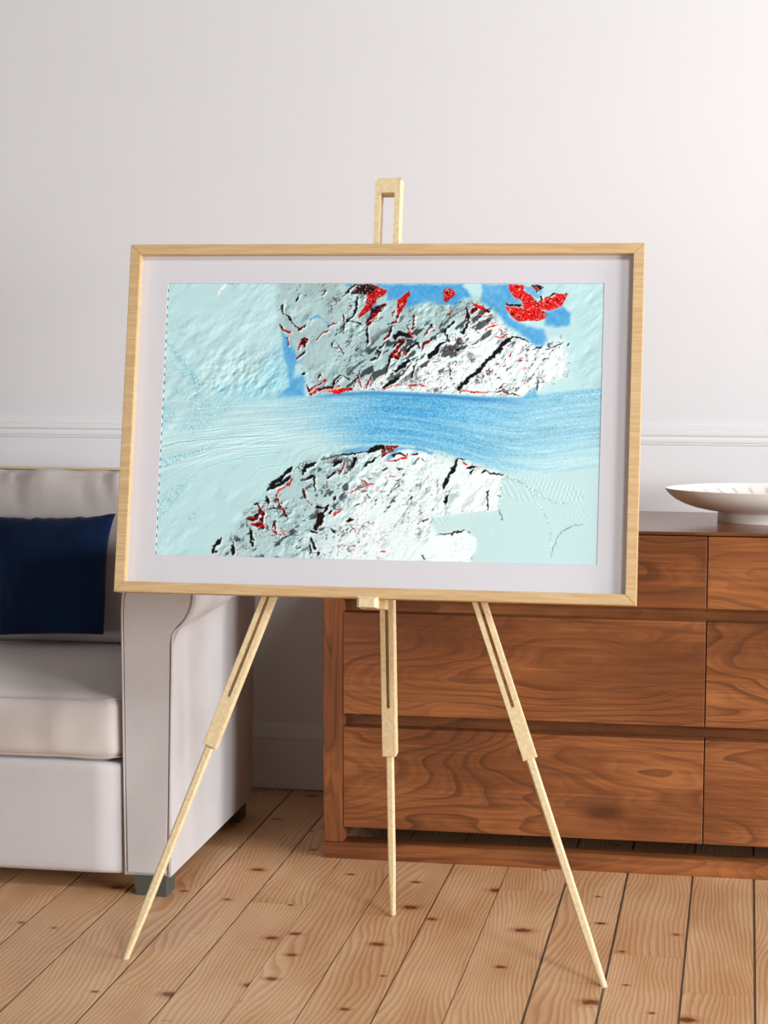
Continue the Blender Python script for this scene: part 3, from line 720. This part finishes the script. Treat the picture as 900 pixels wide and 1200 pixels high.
# navy cushion on the seat
pl = BM(); n = 48; half = .173; hv = .155; G = {}
cw = Vector((-1.7380, 4.778, .661)); lean = math.radians(8)
for side in (1, -1):
    for i in range(n+1):
        for j in range(n+1):
            u = i/n*2-1; v = j/n*2-1
            u = math.copysign(1-(1-abs(u))**1.35, u); v = math.copysign(1-(1-abs(v))**1.35, v)
            if side == -1 and (i in (0, n) or j in (0, n)): G[side, i, j] = G[1, i, j]; continue
            px = half*u*(.835+.03*v+.135*max(0, v)**2.6); pz = hv*v*(1-.085*(1-u*u)*abs(v)**2 if v > 0 else 1-.018*(1-u*u))
            th = .052*((1-u*u)*(1-v*v))**.42
            th *= 1+.10*vn(u*5, v*5, 4)
            pz += .0035*vn(u*9, 0, 7)*max(0, v)**6
            G[side, i, j] = pl.verts.new((px, side*-th, pz))
for side in (1, -1):
    for i in range(n):
        for j in range(n):
            q = [G[side, i, j], G[side, i+1, j], G[side, i+1, j+1], G[side, i, j+1]]
            pl.faces.new(q if side == 1 else q[::-1])
po = obj('throw_pillow', pl, navy_m, None, M=Matrix.Translation(cw) @ Matrix.Rotation(math.radians(-2.0), 4, 'Y') @ Matrix.Rotation(-lean, 4, 'X'), smooth=True)
po['label'] = 'dark navy blue square throw pillow leaning on the grey sofa back'; po['category'] = 'pillow'

# ------------------------------------------------------------------ framed print (axes: u right, v up the leaning face, n out of it)
yaw, tilt, rol = .0110, .2078, -.0017
n_ = Vector((math.sin(yaw)*math.cos(tilt), -math.cos(yaw)*math.cos(tilt), math.sin(tilt)))
u0 = Vector((math.cos(yaw), math.sin(yaw), 0)); v0 = (-n_).cross(u0) * -1
if v0.z < 0: v0 = -v0
u_ = u0*math.cos(rol)+v0*math.sin(rol); v_ = v0*math.cos(rol)-u0*math.sin(rol)
FC = Vector((-.7496, 4.0, 1.1115))
FM = Matrix(((u_.x, v_.x, n_.x, FC.x), (u_.y, v_.y, n_.y, FC.y), (u_.z, v_.z, n_.z, FC.z), (0, 0, 0, 1)))
FW, FH, BW, TH, REC = 1.0805/2, .7366/2, .0217, .040, .0186
fr = root('framed_print', FM @ Vector((0, -FH, -TH/2)), 'large light oak framed satellite print of blue glacier and snowy peaks on the easel', 'picture')
def rail(pts):
    bm = BM(); prism(bm, pts, 2, -TH, 0.)
    bmesh.ops.bevel(bm, geom=[e for e in bm.edges if abs(e.verts[0].co.z) < 1e-6 and abs(e.verts[1].co.z) < 1e-6], offset=.0010, segments=2, affect='EDGES')
    obj('frame_rail', bm, oak_m, fr, M=FM)
a, b, c, d = FW, FH, FW-BW, FH-BW
rail([(-a, b), (a, b), (c, d), (-c, d)]); rail([(-a, -b), (-c, -d), (c, -d), (a, -b)])
rail([(-a, b), (-c, d), (-c, -d), (-a, -b)]); rail([(a, b), (a, -b), (c, -d), (c, d)])
PW, PH = .4602, .2885
bm = BM()                                       # mount with a bevelled window
def ring(hw, hh, z): return [bm.verts.new((sx*hw, sy*hh, z)) for sx, sy in ((-1, -1), (1, -1), (1, 1), (-1, 1))]
R0 = ring(c+.0005, d+.0005, -REC); R1 = ring(PW, PH, -REC); R2 = ring(PW-.0002, PH-.0002, -REC-.0014); R3 = ring(PW-.0001, PH-.0001, -REC-.004); R4 = ring(c+.0005, d+.0005, -REC-.004)
for p, q in ((R0, R1), (R1, R2), (R2, R3), (R3, R4), (R4, R0)):
    for i in range(4): bm.faces.new((p[i], p[(i+1) % 4], q[(i+1) % 4], q[i]))
obj('mount', bm, mat_board, fr, M=FM, label='off-white mount around the print')
bm = BM(); box(bm, (-c-.0005, -d-.0005, -REC-.012), (c+.0005, d+.0005, -REC-.0065)); obj('backing_board', bm, tan_m, fr, M=FM)
# the print itself: a flat sheet whose colours are computed below
NX, NY = 760, 480
uu = np.linspace(-1, 1, NX); vv = np.linspace(-1, 1, NY)
U, V = np.meshgrid(uu, vv)                      # row 0 = bottom
# the same satellite view described in a plain rectangle (corner positions measured on the sheet)
TLc, TRc, BLc, BRc = np.array((197., 332.)), np.array((709.3, 331.5)), np.array((182.2, 650.)), np.array((700.2, 662.3))
def homog(src, dst):
    A = []
    for (x, y), (X, Y) in zip(src, dst):
        A.append([x, y, 1, 0, 0, 0, -X*x, -X*y, -X]); A.append([0, 0, 0, x, y, 1, -Y*x, -Y*y, -Y])
    return np.linalg.svd(np.array(A))[2][-1].reshape(3, 3)
Hm = homog([(-1, 1), (1, 1), (-1, -1), (1, -1)], [TLc, TRc, BLc, BRc])
den = Hm[2, 0]*U+Hm[2, 1]*V+Hm[2, 2]
PX = (Hm[0, 0]*U+Hm[0, 1]*V+Hm[0, 2])/den; PY = (Hm[1, 0]*U+Hm[1, 1]*V+Hm[1, 2])/den
rgb = paint(PX, PY)
rgb[(U < -.9972) & ((V*PH*590) % 10.6 < 4.2)] = (.16, .22, .23)      # dashed dark edge of the scan
lin = np.where(rgb <= .04045, rgb/12.92, ((rgb+.055)/1.055)**2.4)
me = bpy.data.meshes.new('print')
co = np.stack([U*(PW-.0003), V*(PH-.0003), np.full(U.shape, -REC-.0013)], -1).reshape(-1, 3)
idx = np.arange(NX*NY).reshape(NY, NX)
quads = np.stack([idx[:-1, :-1], idx[:-1, 1:], idx[1:, 1:], idx[1:, :-1]], -1).reshape(-1, 4)
me.vertices.add(len(co)); me.vertices.foreach_set('co', co.ravel().astype(np.float32))
me.loops.add(quads.size); me.loops.foreach_set('vertex_index', quads.ravel().astype(np.int32))
me.polygons.add(len(quads)); me.polygons.foreach_set('loop_start', np.arange(0, quads.size, 4, dtype=np.int32))
me.update(calc_edges=True)
at = me.color_attributes.new('ink', 'FLOAT_COLOR', 'POINT')
at.data.foreach_set('color', np.concatenate([lin.reshape(-1, 3), np.ones((len(co), 1))], 1).ravel().astype(np.float32))
pm = NT('printed_photo_paper', .75, .15); ca = pm.n('Attribute', attribute_name='ink'); pm.color(ca.outputs['Color'])
me.materials.append(pm.m)
pr = bpy.data.objects.new('print', me); C.objects.link(pr); pr.parent = fr; pr.matrix_basis = world_of(fr).inverted() @ FM
pr['label'] = 'satellite print of a blue glacier between snowy mountains with red rock'

# ------------------------------------------------------------------ easel
ez = root('easel', (-.748, 3.98, 0), 'pale beech tripod easel with slotted legs holding the framed print', 'easel')
OF = -.045
def slotted(w, t, y0, y1, s0, s1, sw, round_ends=True, head=0):
    """bar along local y (y0..y1), width w in x, thickness t going back in -z, with a through slot s0..s1 of width sw"""
    bm = BM(); n = 8
    h = sw/2
    lo = [(-h*math.cos(math.pi*k/n), s0+h-h*math.sin(math.pi*k/n)) for k in range(n+1)] if round_ends else [(-h, s0), (h, s0)]
    hi = [(h*math.cos(math.pi*k/n), s1-h+h*math.sin(math.pi*k/n)) for k in range(n+1)] if round_ends else [(h, s1), (-h, s1)]
    L = len(lo)
    def V2(p, z): return bm.verts.new((p[0], p[1], z))
    fl = {}
    for z in (0., -t):
        o = [V2(p, z) for p in ((-w/2, y0), (w/2, y0), (w/2, y1), (-w/2, y1))]
        a = [V2(p, z) for p in lo]; b = [V2(p, z) for p in hi]
        fl[z] = (o, a, b)
        fs = [[o[0], o[1]]+[a[i] for i in range(L-1, -1, -1)], [o[1], o[2], b[0], a[-1]], [o[2], o[3]]+[b[i] for i in range(L-1, -1, -1)], [o[3], o[0], a[0], b[-1]]]
        for f in fs: bm.faces.new(f if z == 0. else f[::-1])
    (o, a, b), (o2, a2, b2) = fl[0.], fl[-t]
    lp = a+b; lp2 = a2+b2
    for P, Q in ((o, o2), (lp, lp2)):
        for i in range(len(P)): bm.faces.new((P[i], Q[i], Q[(i+1) % len(P)], P[(i+1) % len(P)]))
    oe = [e for e in bm.edges if (e.verts[0] in o and e.verts[1] in o) or (e.verts[0] in o2 and e.verts[1] in o2)]
    if head:          # rounded front edge at the head
        he = [e for e in oe if e.verts[0] in (o[2], o[3]) and e.verts[1] in (o[2], o[3])]
        bmesh.ops.bevel(bm, geom=he, offset=head, segments=5, affect='EDGES')
    else:
        bmesh.ops.bevel(bm, geom=oe, offset=.0012, segments=2, affect='EDGES')
    return bm
def tip_bar(w, t, y0, y1, taper, wt):
    """bar from y1 down to a narrower rounded tip at y0"""
    bm = BM(); secs = []
    def sec(y, a, b, k):          # k: 0 square .. 1 round
        vs = []
        for i in range(16):
            th = 2*math.pi*(i+.5)/16; c, s = math.cos(th), math.sin(th)
            m = max(abs(c), abs(s)); r = (1-k)/m+k
            vs.append(bm.verts.new((a/2*c*r, y, -t/2+b/2*s*r)))
        return vs
    secs.append(sec(y1, w, t, 0.)); secs.append(sec(y0+taper, w, t, 0.02))
    secs.append(sec(y0+taper*.5, (w+wt)/2, (t+wt)/2, .4)); secs.append(sec(y0+.012, wt*1.03, wt*1.03, .9)); secs.append(sec(y0+.004, wt, wt, 1.)); secs.append(sec(y0+.001, wt*.8, wt*.8, 1.)); secs.append(sec(y0, wt*.5, wt*.5, 1.))
    for A, B in zip(secs, secs[1:]):
        for i in range(16): bm.faces.new((A[i], B[i], B[(i+1) % 16], A[(i+1) % 16]))
    bm.faces.new(secs[0]); bm.faces.new(secs[-1][::-1])
    return bm
def axes(org, ydir, zdir):
    y = Vector(ydir).normalized(); z = Vector(zdir); z = (z-y*z.dot(y)).normalized(); x = y.cross(z)
    return Matrix(((x.x, y.x, z.x, org[0]), (x.y, y.y, z.y, org[1]), (x.z, y.z, z.z, org[2]), (0, 0, 0, 1)))
# mast behind the frame, open slot at its head, front of the head rounded over
bm = slotted(.0535, .042, -.387, .5215, -.25, .4890, .0305, False, .0055)
obj('mast', bm, easel_m, ez, M=FM @ Matrix.Translation((-.0005, 0, OF)))
bm = BM()                                       # ledge: chamfered front block with a neck running back to the mast
prism(bm, [(-.0165, .020), (.0150, .020), (.0205, .0145), (.0205, -.006), (.0125, -.010), (.0125, OF), (-.0125, OF), (-.0125, -.010), (-.0220, -.006), (-.0220, .0145)], 1, 0, 1)
for v in bm.verts:
    v.co.y = -.3875 if v.co.y < .5 else -.3692
obj('ledge', bm, easel_m, ez, M=FM)
bm = BM(); box(bm, (-.0205, -.3692, .0035), (.0205, -.3655, .0195), .001); obj('ledge_lip', bm, easel_m, ez, M=FM)
for sx in (-1, 1):
    foot_p = Vector((sx*.4957, -1.1315, OF)); topu = sx*.0445; topv = .120
    ydir = (FM.to_3x3() @ Vector((topu-foot_p.x, topv-foot_p.y, 0))).normalized()
    M = axes(FM @ foot_p, ydir, FM.to_3x3() @ Vector((0, 0, 1)))
    Ltot = math.hypot(topu-foot_p.x, topv-foot_p.y); up0 = (.4500)*Ltot/(topv-foot_p.y)*1.0
    sl = (-.579+1.1315)*Ltot/(topv-foot_p.y)
    leg = obj('leg', slotted(.0285, .026, up0, Ltot, sl, Ltot-.08, .0074), easel_m, ez, M=M)
    obj('leg_extension', tip_bar(.0165, .0165, 0.0, up0+.05, .12, .0135), easel_m, leg, M=M @ Matrix.Translation((0, 0, -.0045)))
fp = Vector((-.7485, 4.1830, 0)); ft = Vector((-.7485, 4.0835, 1.08))
M = axes(fp, ft-fp, (0, -1, 0)); L_ = (ft-fp).length
leg = obj('leg', slotted(.0295, .034, .372, L_, .480, L_-.12, .0078), easel_m, ez, M=M)
obj('leg_extension', tip_bar(.0150, .0200, 0., .42, .12, .0130), easel_m, leg, M=M @ Matrix.Translation((0, 0, -.006)))
bm = BM(); box(bm, (-.0620, .075, OF-.056), (.0610, .125, OF-.0425), .002); obj('hinge_block', bm, easel_m, ez, M=FM)
